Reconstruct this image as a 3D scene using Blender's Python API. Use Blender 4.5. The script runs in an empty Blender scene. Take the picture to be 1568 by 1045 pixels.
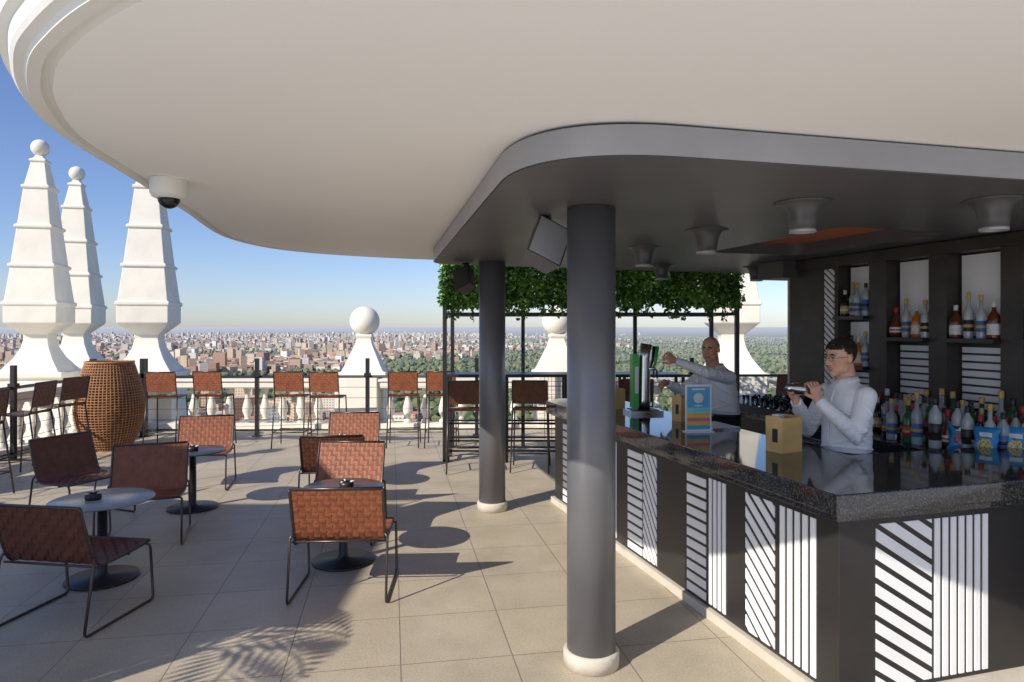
import bpy, math, random
import numpy as np
from mathutils import Vector, Matrix, Euler
random.seed(7); np.random.seed(7)
D=bpy.data; S=bpy.context.scene; COL=S.collection
V=Vector
# ------------------------------------------------------------ materials
MATS={}
def M(name,col,rough=.5,metal=0,var=.08,scale=6,bump=0,bscale=60,trans=0,spec=.5,coat=0,sheen=0):
    if name in MATS: return MATS[name]
    m=D.materials.new(name); m.use_nodes=True; nt=m.node_tree; N=nt.nodes; L=nt.links
    p=N['Principled BSDF']; tc=N.new('ShaderNodeTexCoord')
    nz=N.new('ShaderNodeTexNoise'); nz.inputs['Scale'].default_value=scale; nz.inputs['Detail'].default_value=5
    L.new(tc.outputs['Object'],nz.inputs['Vector'])
    r=N.new('ShaderNodeValToRGB'); r.color_ramp.elements[0].position=.3; r.color_ramp.elements[1].position=.7
    r.color_ramp.elements[0].color=[max(0,c*(1-var)) for c in col]+[1]
    r.color_ramp.elements[1].color=[min(1,c*(1+var)) for c in col]+[1]
    L.new(nz.outputs['Fac'],r.inputs['Fac']); L.new(r.outputs['Color'],p.inputs['Base Color'])
    p.inputs['Roughness'].default_value=rough; p.inputs['Metallic'].default_value=metal
    p.inputs['Transmission Weight'].default_value=trans; p.inputs['Specular IOR Level'].default_value=spec
    p.inputs['Coat Weight'].default_value=coat
    if bump:
        n2=N.new('ShaderNodeTexNoise'); n2.inputs['Scale'].default_value=bscale; n2.inputs['Detail'].default_value=4
        L.new(tc.outputs['Object'],n2.inputs['Vector'])
        b=N.new('ShaderNodeBump'); b.inputs['Strength'].default_value=bump; b.inputs['Distance'].default_value=.01
        L.new(n2.outputs['Fac'],b.inputs['Height']); L.new(b.outputs['Normal'],p.inputs['Normal'])
    MATS[name]=m; return m
white=M('white_paint',(.84,.82,.77),.55,var=.03,scale=1.5,bump=.12,bscale=25)
ceilw=M('ceiling_plaster',(.94,.92,.885),.6,var=.02,scale=.8,bump=.3,bscale=7)
stone=M('pinnacle_stone',(.84,.79,.69),.75,var=.07,scale=2.5,bump=.25,bscale=30)
grey=M('grey_column_paint',(.18,.18,.195),.34,var=.08,scale=3,bump=.08,bscale=24,metal=.25)
slabm=M('dark_ceiling_paint',(.105,.10,.105),.42,var=.12,scale=1.2,bump=.12,bscale=12)
conem=M('downlight_paint',(.085,.083,.086),.4,var=.06)
fascia=M('fascia_paint',(.40,.40,.44),.4,var=.10,scale=2,metal=.25,bump=.1,bscale=12)
black=M('black_metal',(.018,.018,.019),.4,var=.15)
blackp=M('black_panel',(.026,.024,.024),.35,var=.2,scale=3)
backw=M('dark_oak',(.045,.035,.030),.4,var=.3,scale=5,bump=.1)
slatw=M('white_slat',(.88,.88,.88),.45,var=.03)
leather=M('terracotta_leather',(.27,.084,.036),.5,var=.2,scale=14,bump=.2,bscale=160)
brownl=M('brown_leather',(.14,.047,.026),.5,var=.2,scale=14,bump=.2,bscale=160)
frame=M('chair_frame_metal',(.10,.08,.07),.35,metal=.7)
steel=M('brushed_steel',(.66,.66,.67),.22,metal=1,var=.05,scale=20)
wicker=M('wicker',(.44,.21,.09),.7,var=.3,scale=20)
wickd=M('wicker_inner',(.16,.075,.035),.8)
wood=M('light_wood',(.72,.46,.17),.5,var=.12,scale=9,bump=.1)
glass=M('clear_glass',(.95,.97,.97),.03,trans=1,var=0)
skin=M('skin',(.78,.42,.28),.5,var=.07,scale=25,bump=.06,bscale=180)
skin2=M('skin_tanned',(.74,.36,.22),.42,var=.07,scale=25,bump=.06,bscale=180)
hair=M('dark_hair',(.022,.014,.010),.5,var=.4,scale=60,bump=.8,bscale=150)
shirt=M('white_shirt',(.97,.97,.98),.75,var=.01,scale=6,bump=.7,bscale=8)
trous=M('black_trousers',(.02,.02,.022),.8,bump=.3)
lip=M('lips',(.50,.18,.14),.45); eyew=M('eye_white',(.8,.78,.75),.2); iris=M('iris',(.03,.02,.012),.15)
teeth=M('teeth',(.8,.78,.72),.3)
kerb=M('pale_stone',(.60,.54,.45),.7,var=.1,bump=.2)
orange=M('terracotta_paint',(.65,.19,.08),.6)
def granite():
    m=D.materials.new('black_granite'); m.use_nodes=True; N=m.node_tree.nodes; L=m.node_tree.links; p=N['Principled BSDF']
    tc=N.new('ShaderNodeTexCoord'); v=N.new('ShaderNodeTexVoronoi'); v.inputs['Scale'].default_value=130
    L.new(tc.outputs['Object'],v.inputs['Vector'])
    r=N.new('ShaderNodeValToRGB'); e=r.color_ramp.elements; e[0].position=.1; e[0].color=(.02,.02,.021,1); e[1].position=.95; e[1].color=(.10,.10,.098,1)
    e2=r.color_ramp.elements.new(.7); e2.color=(.04,.04,.041,1)
    sp=N.new('ShaderNodeSeparateColor'); L.new(v.outputs['Color'],sp.inputs[0]); L.new(sp.outputs[0],r.inputs[0])
    L.new(r.outputs[0],p.inputs['Base Color']); p.inputs['Roughness'].default_value=.06; p.inputs['Specular IOR Level'].default_value=.9
    return m
gran=granite()
def floor_mat(name='terrace_tiles',c1=(.56,.48,.36,1),c2=(.515,.445,.34,1)):
    m=D.materials.new(name); m.use_nodes=True; N=m.node_tree.nodes; L=m.node_tree.links; p=N['Principled BSDF']
    tc=N.new('ShaderNodeTexCoord'); mp=N.new('ShaderNodeMapping'); mp.inputs['Rotation'].default_value=(0,0,math.radians(-10)); mp.inputs['Location'].default_value=(-.05,-.06,0)
    L.new(tc.outputs['Object'],mp.inputs['Vector'])
    b=N.new('ShaderNodeTexBrick'); b.offset=0; b.squash=1
    for k,x in (('Scale',1),('Mortar Size',.0035),('Mortar Smooth',.15),('Bias',0),('Brick Width',.62),('Row Height',.62)): b.inputs[k].default_value=x
    b.inputs['Color1'].default_value=c1; b.inputs['Color2'].default_value=c2; b.inputs['Mortar'].default_value=(.25,.21,.16,1)
    L.new(mp.outputs[0],b.inputs['Vector'])
    n=N.new('ShaderNodeTexNoise'); n.inputs['Scale'].default_value=1.6; n.inputs['Detail'].default_value=10; n.inputs['Roughness'].default_value=.7
    L.new(tc.outputs['Object'],n.inputs['Vector'])
    r=N.new('ShaderNodeValToRGB'); r.color_ramp.elements[0].position=.32; r.color_ramp.elements[0].color=(.82,.81,.80,1); r.color_ramp.elements[1].position=.62; r.color_ramp.elements[1].color=(1.06,1.05,1.04,1)
    L.new(n.outputs['Fac'],r.inputs[0])
    n3=N.new('ShaderNodeTexNoise'); n3.inputs['Scale'].default_value=90; n3.inputs['Detail'].default_value=3; L.new(tc.outputs['Object'],n3.inputs['Vector'])
    r3=N.new('ShaderNodeValToRGB'); r3.color_ramp.elements[0].position=.35; r3.color_ramp.elements[0].color=(.80,.80,.80,1); r3.color_ramp.elements[1].position=.6
    L.new(n3.outputs['Fac'],r3.inputs[0])
    def mul(a,c):
        x=N.new('ShaderNodeMix'); x.data_type='RGBA'; x.blend_type='MULTIPLY'; x.inputs[0].default_value=1
        L.new(a,x.inputs[6]); L.new(c,x.inputs[7]); return x.outputs[2]
    L.new(mul(mul(b.outputs['Color'],r.outputs[0]),r3.outputs[0]),p.inputs['Base Color'])
    p.inputs['Roughness'].default_value=.5
    bp=N.new('ShaderNodeBump'); bp.inputs['Strength'].default_value=.4; bp.inputs['Distance'].default_value=.004; bp.invert=True
    L.new(b.outputs['Fac'],bp.inputs['Height']); L.new(bp.outputs[0],p.inputs['Normal'])
    return m
def haze_mat(name,kind):
    m=D.materials.new(name); m.use_nodes=True; N=m.node_tree.nodes; L=m.node_tree.links; p=N['Principled BSDF']
    p.inputs['Roughness'].default_value=.9; p.inputs['Specular IOR Level'].default_value=.1
    g=N.new('ShaderNodeNewGeometry')
    def math_(op,a,b=None):
        x=N.new('ShaderNodeMath'); x.operation=op
        for i,q in enumerate((a,b)):
            if q is None: continue
            if isinstance(q,(int,float)): x.inputs[i].default_value=q
            else: L.new(q,x.inputs[i])
        return x.outputs[0]
    def mix(f,a,b,bt='MIX'):
        x=N.new('ShaderNodeMix'); x.data_type='RGBA'; x.blend_type=bt
        for s,q in ((0,f),(6,a),(7,b)):
            if isinstance(q,(int,float)): x.inputs[s].default_value=q
            elif isinstance(q,tuple): x.inputs[s].default_value=q
            else: L.new(q,x.inputs[s])
        return x.outputs[2]
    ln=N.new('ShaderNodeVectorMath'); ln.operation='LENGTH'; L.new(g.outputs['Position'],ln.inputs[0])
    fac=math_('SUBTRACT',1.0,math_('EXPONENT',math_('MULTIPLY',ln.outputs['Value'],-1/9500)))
    if kind=='ground':
        n=N.new('ShaderNodeTexNoise'); n.inputs['Scale'].default_value=.0022; n.inputs['Detail'].default_value=10; n.inputs['Roughness'].default_value=.7
        L.new(g.outputs['Position'],n.inputs['Vector'])
        r=N.new('ShaderNodeValToRGB'); e=r.color_ramp.elements
        e[0].position=.42; e[0].color=(.05,.085,.022,1); e[1].position=.64; e[1].color=(.36,.28,.16,1)
        x=e.new(.52); x.color=(.12,.14,.045,1)
        L.new(n.outputs['Fac'],r.inputs[0]); base=r.outputs[0]
    else:
        a=N.new('ShaderNodeVertexColor'); a.layer_name='Col'; base=a.outputs['Color']
        if kind=='city':
            sp=N.new('ShaderNodeSeparateXYZ'); L.new(g.outputs['Position'],sp.inputs[0])
            sn=N.new('ShaderNodeSeparateXYZ'); L.new(g.outputs['Normal'],sn.inputs[0])
            fz=math_('LESS_THAN',math_('FRACT',math_('DIVIDE',sp.outputs[2],3.2)),.5)
            fx=math_('LESS_THAN',math_('FRACT',math_('DIVIDE',math_('ADD',sp.outputs[0],sp.outputs[1]),3.4)),.5)
            w=math_('MULTIPLY',math_('MULTIPLY',fz,fx),math_('LESS_THAN',sn.outputs[2],.5))
            base=mix(math_('MULTIPLY',w,.6),base,(.06,.05,.05,1))
    L.new(mix(fac,base,(.54,.56,.60,1)),p.inputs['Base Color'])  # aerial haze painted into the base colour, stronger with distance
    return m
# ------------------------------------------------------------ mesh builder
class MB:
    def __init__(s): s.v=[];s.f=[];s.mi=[];s.sm=[];s.m=[];s.T=None
    def add(s,vs,fs,m,smooth=False):
        if m not in s.m: s.m.append(m)
        k=s.m.index(m); o=len(s.v)
        s.v+= [tuple(p) for p in vs]
        for f in fs: s.f.append([i+o for i in f]); s.mi.append(k); s.sm.append(smooth)
    def box(s,a,b,m):
        x0,y0,z0=a;x1,y1,z1=b
        vs=[(x0,y0,z0),(x1,y0,z0),(x1,y1,z0),(x0,y1,z0),(x0,y0,z1),(x1,y0,z1),(x1,y1,z1),(x0,y1,z1)]
        s.add(vs,[(3,2,1,0),(4,5,6,7),(0,1,5,4),(1,2,6,5),(2,3,7,6),(3,0,4,7)],m)
    def prism(s,poly,z0,z1,m):
        n=len(poly)
        vs=[(x,y,z0) for x,y in poly]+[(x,y,z1) for x,y in poly]
        s.add(vs,[list(range(n))[::-1],list(range(n,2*n))]+[(i,(i+1)%n,n+(i+1)%n,n+i) for i in range(n)],m)
    def loft(s,secs,m,n=14,smooth=True,cap=True):
        vs=[]
        for c,X,Y in secs:
            c=V(c);X=V(X);Y=V(Y)
            for i in range(n):
                a=2*math.pi*i/n; vs.append(c+X*math.cos(a)+Y*math.sin(a))
        fs=[]
        for k in range(len(secs)-1):
            for i in range(n): j=(i+1)%n; fs.append((k*n+i,k*n+j,(k+1)*n+j,(k+1)*n+i))
        if cap: fs+= [list(range(n))[::-1],list(range((len(secs)-1)*n,len(secs)*n))]
        s.add(vs,fs,m,smooth)
    def tube(s,pts,r,m,n=8,smooth=True,closed=False,cap=True):
        pts=[V(p) for p in pts]; rs=r if isinstance(r,(list,tuple)) else [r]*len(pts)
        secs=[];X=None;K=len(pts)
        for i,p in enumerate(pts):
            if closed: t=pts[(i+1)%K]-pts[i-1]
            else: t=pts[min(i+1,K-1)]-pts[max(i-1,0)]
            t.normalize()
            if X is None: X=t.orthogonal().normalized()
            X=(X-t*X.dot(t)).normalized(); Y=t.cross(X); secs.append((p,X*rs[i],Y*rs[i]))
        if closed: secs.append(secs[0]); cap=False
        s.loft(secs,m,n,smooth,cap)
    def lathe(s,prof,m,c=(0,0,0),n=24,smooth=True):
        c=V(c); s.loft([(c+V((0,0,z)),(r,0,0),(0,r,0)) for r,z in prof],m,n,smooth)
    def ell(s,c,r,m,nu=20,nv=12,cond=None,R=None):
        vs=[];c=V(c)
        for j in range(nv+1):
            t=math.pi*j/nv
            for i in range(nu):
                a=2*math.pi*i/nu; p=V((r[0]*math.sin(t)*math.cos(a),r[1]*math.sin(t)*math.sin(a),r[2]*math.cos(t)))
                if R: p=R@p
                vs.append(c+p)
        fs=[]
        for j in range(nv):
            for i in range(nu):
                k=(i+1)%nu; f=(j*nu+i,(j+1)*nu+i,(j+1)*nu+k,j*nu+k)
                if cond:
                    q=(vs[f[0]]+vs[f[1]]+vs[f[2]]+vs[f[3]])/4-c
                    if not cond(q): continue
                fs.append(f)
        s.add(vs,fs,m,True)
    def mesh(s,name):
        me=D.meshes.new(name); me.from_pydata(s.v,[],s.f)
        for m in s.m: me.materials.append(m)
        me.polygons.foreach_set('material_index',s.mi); me.polygons.foreach_set('use_smooth',s.sm); me.update(); return me
    def obj(s,name,loc=(0,0,0),rz=0,parent=None,bevel=0,remesh=0,smooth=0):
        return place(s.mesh(name),name,loc,rz,parent,bevel,remesh,smooth)
def place(me,name,loc=(0,0,0),rz=0,parent=None,bevel=0,remesh=0,smooth=0):
    o=D.objects.new(name,me); COL.objects.link(o); o.location=loc; o.rotation_euler=(0,0,rz)
    if parent: o.parent=parent
    if remesh:
        r=o.modifiers.new('r','REMESH'); r.mode='VOXEL'; r.voxel_size=remesh; r.use_smooth_shade=True
        q=o.modifiers.new('s','SMOOTH'); q.iterations=smooth or 6; q.factor=.5
    if bevel:
        b=o.modifiers.new('b','BEVEL'); b.width=bevel; b.segments=2; b.limit_method='ANGLE'
    return o
def empty(name,loc=(0,0,0),rz=0,parent=None):
    o=D.objects.new(name,None); COL.objects.link(o); o.location=loc; o.rotation_euler=(0,0,rz)
    if parent:o.parent=parent
    return o
def catmull(P,n,closed=True):
    out=[];K=len(P)
    for i in range(K if closed else K-1):
        g=(lambda k:P[k%K]) if closed else (lambda k:P[min(max(k,0),K-1)])
        p0,p1,p2,p3=map(lambda q:np.array(q,float),(g(i-1),g(i),g(i+1),g(i+2)))
        for k in range(n):
            t=k/n; out.append(tuple(.5*((2*p1)+(-p0+p2)*t+(2*p0-5*p1+4*p2-p3)*t*t+(-p0+3*p1-3*p2+p3)*t**3)))
    return out
# ------------------------------------------------------------ world, sun, camera
w=D.worlds.new('World'); S.world=w; w.use_nodes=True; nt=w.node_tree
bg=nt.nodes['Background']; sk=nt.nodes.new('ShaderNodeTexSky'); sk.sky_type='NISHITA'; sk.sun_disc=False
EL=math.radians(33); dirh=V((.72,.69,0)).normalized()
sk.sun_elevation=EL; sk.sun_rotation=math.atan2(-dirh.x,-dirh.y); sk.altitude=700; sk.air_density=1.0; sk.dust_density=.6; sk.ozone_density=1.6
tn=nt.nodes.new('ShaderNodeMix'); tn.data_type='RGBA'; tn.blend_type='MULTIPLY'; tn.inputs[0].default_value=1; tn.inputs[7].default_value=(.84,.90,1.16,1)
nt.links.new(sk.outputs[0],tn.inputs[6]); nt.links.new(tn.outputs[2],bg.inputs[0]); bg.inputs[1].default_value=.125
sl=D.lights.new('sun','SUN'); sl.energy=5; sl.angle=math.radians(.5); sl.color=(1,.935,.82)
so=D.objects.new('sun',sl); COL.objects.link(so); dv=dirh*math.cos(EL)+V((0,0,-math.sin(EL)))
so.rotation_euler=dv.to_track_quat('-Z','Y').to_euler(); so.location=(-20,-20,30)
cam=D.cameras.new('camera'); co=D.objects.new('camera',cam); COL.objects.link(co); co.location=(0,0,1.85); co.rotation_euler=(math.pi/2,0,0)
cam.lens=24; cam.sensor_width=36; cam.shift_y=-.0143; cam.clip_start=.05; cam.clip_end=120000; S.camera=co
S.view_settings.view_transform='Standard'; S.view_settings.look='None'; S.view_settings.exposure=0
# ------------------------------------------------------------ terrain + city
GZ=-112
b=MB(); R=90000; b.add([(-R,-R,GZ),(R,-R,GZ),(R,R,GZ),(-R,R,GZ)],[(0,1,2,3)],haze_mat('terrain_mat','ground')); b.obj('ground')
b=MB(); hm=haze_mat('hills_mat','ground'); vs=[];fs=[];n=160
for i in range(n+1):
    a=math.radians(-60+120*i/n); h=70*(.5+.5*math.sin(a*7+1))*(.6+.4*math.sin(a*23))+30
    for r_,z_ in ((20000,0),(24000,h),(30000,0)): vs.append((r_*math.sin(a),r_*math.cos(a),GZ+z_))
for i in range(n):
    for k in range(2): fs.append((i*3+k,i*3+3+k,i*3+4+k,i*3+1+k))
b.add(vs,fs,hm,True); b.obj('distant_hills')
def inst_mesh(name,bv,bf,pos,scl,rot,colv,mat):
    n=len(pos); bv=np.array(bv,float); nv=len(bv); v=bv[None]*scl[:,None,:]
    c,s_=np.cos(rot)[:,None],np.sin(rot)[:,None]
    v=np.stack([v[...,0]*c-v[...,1]*s_,v[...,0]*s_+v[...,1]*c,v[...,2]],-1)+pos[:,None,:]
    bfa=np.array(bf); k=bfa.shape[1]; f=(bfa[None]+np.arange(n)[:,None,None]*nv).reshape(-1,k)
    me=D.meshes.new(name); me.vertices.add(n*nv); me.vertices.foreach_set('co',v.reshape(-1))
    me.loops.add(f.size); me.loops.foreach_set('vertex_index',f.reshape(-1).astype(np.int32))
    me.polygons.add(len(f)); me.polygons.foreach_set('loop_start',np.arange(0,f.size,k,dtype=np.int32))
    try: me.polygons.foreach_set('loop_total',np.full(len(f),k,dtype=np.int32))
    except Exception: pass
    me.update(calc_edges=True)
    me.polygons.foreach_set('use_smooth',np.zeros(len(f),dtype=bool))
    ca=me.color_attributes.new('Col','FLOAT_COLOR','CORNER')
    cc=np.repeat(colv.reshape(-1,3),k,axis=0); cc=np.concatenate([cc,np.ones((len(cc),1))],1)
    ca.data.foreach_set('color',cc.reshape(-1)); me.materials.append(mat)
    o=D.objects.new(name,me); COL.objects.link(o); return o
def region(x,y):
    a=np.arctan2(x,y); r=np.hypot(x,y)
    g=np.sin(x*.0021+1.3)*np.cos(y*.0017+.4)+.6*np.sin(x*.005+y*.003)
    return (-.13-a)*6+ g*1.1 + np.where(r<1250,-1.5,0)+np.where((r>4200)&(a<0),1.0,0)
def parks(x,y): return np.sin(x*.0045+.5)*np.sin(y*.0026+1)+.5*np.sin(x*.0011-y*.004)
n=42000; a=np.radians(np.random.uniform(-43,43,n)); r=600+9500*np.random.rand(n)**1.25
x=r*np.sin(a); y=r*np.cos(a)
gr=36; x=np.round(x/gr)*gr+np.random.uniform(-6,6,n); y=np.round(y/gr)*gr+np.random.uniform(-6,6,n)
k=(region(x,y)+np.random.normal(0,.5,n)>0)&(parks(x,y)<.36); x=x[k];y=y[k];r=np.hypot(x,y); n=len(x)
h=np.random.uniform(8,21,n)+np.where(np.random.rand(n)>.93,np.random.uniform(8,30,n),0)
sc=np.stack([np.random.uniform(6,14,n),np.random.uniform(6,13,n),h],-1)
pos=np.stack([x,y,np.full(n,GZ)],-1)
pal=np.array([(.70,.52,.34),(.48,.26,.15),(.74,.62,.46),(.82,.78,.70),(.56,.38,.25),(.40,.20,.12),(.64,.47,.30),(.80,.72,.60)])
wc=pal[np.random.randint(0,8,n)]*np.random.uniform(.8,1.15,(n,1))
rp=np.array([(.50,.20,.10),(.54,.27,.15),(.55,.48,.40),(.42,.19,.11),(.60,.36,.22),(.5,.42,.33)]); rc=rp[np.random.randint(0,6,n)]*np.random.uniform(.8,1.15,(n,1))
bv=[(-1,-1,0),(1,-1,0),(1,1,0),(-1,1,0),(-1,-1,1),(1,-1,1),(1,1,1),(-1,1,1)]
bf=[(0,1,5,4),(1,2,6,5),(2,3,7,6),(3,0,4,7),(4,5,6,7)]
cv=np.stack([wc,wc,wc,wc,rc],1)
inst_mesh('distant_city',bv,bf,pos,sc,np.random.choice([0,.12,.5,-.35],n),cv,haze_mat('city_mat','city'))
import bmesh
bm=bmesh.new(); bmesh.ops.create_icosphere(bm,subdivisions=1,radius=1)
iv=[tuple(q.co*random.uniform(.75,1.15)) for q in bm.verts]; bm.verts.ensure_lookup_table(); jf=[[q.index for q in f.verts] for f in bm.faces]; bm.free()
n=36000; a=np.radians(np.random.uniform(-43,43,n)); r=600+6500*np.random.rand(n)**1.15; x=r*np.sin(a); y=r*np.cos(a)
rg=region(x,y)+np.random.normal(0,.4,n); k=(rg<0)|(np.random.rand(n)<.3)|(parks(x,y)>.36)
k&= (np.sin(x*.011)+np.sin(y*.008+x*.003)+np.random.normal(0,.7,n)>-.9)
x=x[k];y=y[k];n=len(x)
s1=np.random.uniform(4.5,10,n); sc=np.stack([s1,s1*np.random.uniform(.8,1.3,n),s1*np.random.uniform(.7,1.1,n)],-1)
tc_=np.array([(.07,.115,.022),(.10,.14,.035),(.05,.085,.02),(.15,.16,.05)])[np.random.randint(0,4,n)]
cv=np.repeat(tc_[:,None,:],20,1)*np.random.uniform(.7,1.3,(n,20,1))
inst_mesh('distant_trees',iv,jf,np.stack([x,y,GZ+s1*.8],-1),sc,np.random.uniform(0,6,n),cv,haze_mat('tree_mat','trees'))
# ------------------------------------------------------------ terrace + building
b=MB(); b.prism([(-7.6,-9),(12,-9),(12,12.75),(-7.6,12.75)],-.35,0,floor_mat()); b.obj('terrace_floor')
b=MB(); b.box((-7.58,-8.98,.001),(11.98,1.3,.006),floor_mat('bounce_paving',(.92,.90,.86,1),(.89,.87,.83,1))); b.obj('bounce_paving')  # unseen white sheet added behind the camera to bounce sun under the roof
b=MB(); b.box((-12,-14,GZ),(16,17,-3.2),stone); b.box((-7.5,-9,-3.2),(11.9,12.6,-.352),stone)
for i in range(30):
    for j in range(14): b.box((-11.2+j*2,-14.06,-8-i*3.5),(-10.1+j*2,-13.9,-6.2-i*3.5),blackp)
b.obj('hotel_building')
b=MB(); b.box((-9.9,-.6,-.35),(-7.62,1.9,4.6),white); b.box((-7.62,-.6,.007),(-6.55,1.9,4.6),white); b.box((-10.1,-.7,4.603),(-6.45,2.0,4.8),white)  # unseen block with door, added to cast shadow on the lower-left floor
b.box((-6.56,.1,.008),(-6.52,1.0,2.1),blackp); b.obj('shadow_block')
# ------------------------------------------------------------ balustrade
def baluster(b,x,y):
    b.lathe([(.075,.10),(.075,.15),(.05,.17),(.045,.2),(.085,.30),(.09,.36),(.065,.46),(.04,.56),(.038,.62),(.055,.65),(.055,.68),(.07,.69),(.07,.74)],stone,(x,y,0),10)
b=MB()
yb=12.45
b.box((-7.5,yb-.16,.004),(11,yb+.16,.10),stone); b.box((-7.5,yb-.17,.74),(11,yb+.17,.86),stone); b.box((-7.5,yb-.2,.86),(11,yb+.2,.90),stone)
for i in range(56):
    xx=-7.1+i*.325
    if abs(xx+2.8)<.5 or abs(xx-.82)<.5 or abs(xx+6.6)<.5 or abs(xx-4.2)<.5: continue
    baluster(b,xx,yb)
b.obj('stone_balustrade')
b=MB(); xl=-7.3
b.box((xl-.16,2.1,.004),(xl+.16,12.2,.10),stone); b.box((xl-.17,2.1,.74),(xl+.17,12.2,.86),stone); b.box((xl-.2,2.1,.86),(xl+.2,12.2,.90),stone)
for i in range(31): baluster(b,xl,2.3+i*.325)
b.obj('stone_balustrade')
def railing(p0,p1,name):
    p0=V(p0);p1=V(p1);L_=(p1-p0).length; n=max(1,round(L_/1.84)); b=MB()
    d=(p1-p0)/L_; up=V((0,0,1)); 
    b.tube([p0+up*1.0,p1+up*1.0],.024,black,6); b.tube([p0+up*.10,p1+up*.10],.015,black,6)
    for i in range(n+1):
        q=p0+d*L_*i/n
        b.box((q.x-.03,q.y-.03,0),(q.x+.03,q.y+.03,1.31),black); b.box((q.x-.05,q.y-.05,1.0),(q.x+.05,q.y+.05,1.06),black)
        b.box((q.x-.07,q.y-.07,0.001),(q.x+.07,q.y+.07,.012),black)
    for k in range(1,5): b.tube([p0+up*(.1+.18*k),p1+up*(.1+.18*k)],.004,black,5)
    b.obj(name)
railing((-6.15,11.45,0),(6.8,11.9,0),'metal_railing')
railing((-6.95,11.3,0),(-6.75,3.9,0),'metal_railing')
railing((-6.95,11.35,0),(-6.2,11.45,0),'metal_railing')
# ------------------------------------------------------------ pinnacles
def sq(b,prof,m,sc=1):
    vs=[];
    for h,z in prof:
        h=h*sc
        for sx,sy in ((-1,-1),(1,-1),(1,1),(-1,1)): vs.append((h*sx,h*sy,z))
    fs=[]
    for k in range(len(prof)-1):
        for i in range(4): j=(i+1)%4; fs.append((k*4+i,k*4+j,k*4+4+j,k*4+4+i))
    fs+=[(3,2,1,0),tuple(range(len(prof)*4-4,len(prof)*4))]
    b.add(vs,fs,m)
def pinnacle():
    b=MB()
    sq(b,[(.66,-3.2),(.66,.88),(.72,.9),(.72,.98),(.62,1.0),(.56,1.06),(.40,1.25),(.29,1.45),(.25,1.62),(.26,1.7),(.32,1.74),(.52,1.90),(.54,1.92),(.54,2.24),(.57,2.25),(.57,2.31),(.525,2.33),(.44,2.96),(.48,2.97),(.48,3.02),(.43,3.04),(.35,3.70),(.39,3.71),(.39,3.76),(.34,3.78),(.255,4.46),(.29,4.47),(.29,4.52),(.24,4.54),(.145,4.98),(.175,4.99),(.175,5.03),(.10,5.07),(.08,5.12)],stone,.82)
    b.lathe([(.06,5.08),(.06,5.14)],stone); b.ell((0,0,5.27),(.16,.16,.16),stone,24,14)
    return b.mesh('pinnacle')
pm=pinnacle()
for x,y,rz in ((-9.05,13.1,.22),(-9.75,15.3,.22),(-6.95,13.1,.2),(4.2,13.1,-.12),(10,13.2,0),(-9.5,4.5,0)):
    place(pm,'stone_pinnacle',(x,y,0),rz,bevel=.012)
b=MB(); sq(b,[(.40,-3.2),(.40,.92),(.44,.94),(.44,1.0),(.38,1.02),(.33,1.12),(.25,1.3),(.16,1.5),(.13,1.62),(.15,1.66),(.15,1.7),(.09,1.72)],stone); b.ell((0,0,1.95),(.28,.28,.28),stone,32,20)
bp_=b.mesh('ball')
for x in (-2.8,.85): place(bp_,'stone_ball_finial',(x,12.98,0),.08,bevel=.01)
b=MB()
for x in (-2.8,.85,4.2,-6.95):
    b.box((x-.38,yb-.22,.005),(x+.38,yb+.22,.95),stone)
b.obj('balustrade_pedestals',bevel=.01)
# ------------------------------------------------------------ roof
rim=[(-.93,1.73),(-1.32,2.04),(-1.53,2.28),(-1.72,2.59),(-1.90,3.04),(-2.04,3.74),(-2.29,4.95),(-2.60,6.5),(-2.28,7.6),(-1.0,8.42),(1.2,8.9),(3.6,9.2),(5.6,8.6),(6.9,6.5),(6.8,3.8),(5.3,2.0),(3.2,1.2),(1.2,1.05),(-.15,1.28)]
rp_=catmull(rim,10); K=len(rp_)
nor=[]
for i in range(K):
    t=np.array(rp_[(i+1)%K])-np.array(rp_[i-1]); t/=np.linalg.norm(t)
    nn=np.array((t[1],-t[0])); c_=np.array(rp_[i])-np.array((2,5))
    if nn@c_<0: nn=-nn
    nor.append(nn)
prof=[(0,2.68),(.010,2.70),(.028,2.70),(.036,2.68),(.075,2.68),(.082,2.70),(.11,2.705),(.12,2.72),(.124,2.77),(.15,2.78),(.155,2.80),(.155,3.0),(.19,3.03),(.22,3.10),(.22,3.35),(.26,3.38),(.26,3.45),(0,3.47)]
b=MB(); vs=[];fs=[]
for o_,z in prof:
    for i in range(K): vs.append((rp_[i][0]+nor[i][0]*o_,rp_[i][1]+nor[i][1]*o_,z))
for k in range(len(prof)-1):
    for i in range(K): j=(i+1)%K; fs.append((k*K+i,k*K+j,k*K+K+j,k*K+K+i))
fs.append(list(range((len(prof)-1)*K,len(prof)*K)))
b.add(vs,fs,white)
C=(1.8,4.9); vs=[];fs=[]; nr=24
for k in range(nr):
    t=k/nr
    for i in range(K):
        z=2.68-.05*math.sin(min(1,t*2.2)*math.pi/2)
        vs.append((rp_[i][0]*(1-t)+C[0]*t,rp_[i][1]*(1-t)+C[1]*t,z))
for k in range(nr-1):
    for i in range(K): j=(i+1)%K; fs.append((k*K+i,k*K+j,k*K+K+j,k*K+K+i))
fs.append(list(range((nr-1)*K,nr*K)))
b.add(vs,fs,ceilw,True); b.obj('white_roof_canopy')
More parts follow.
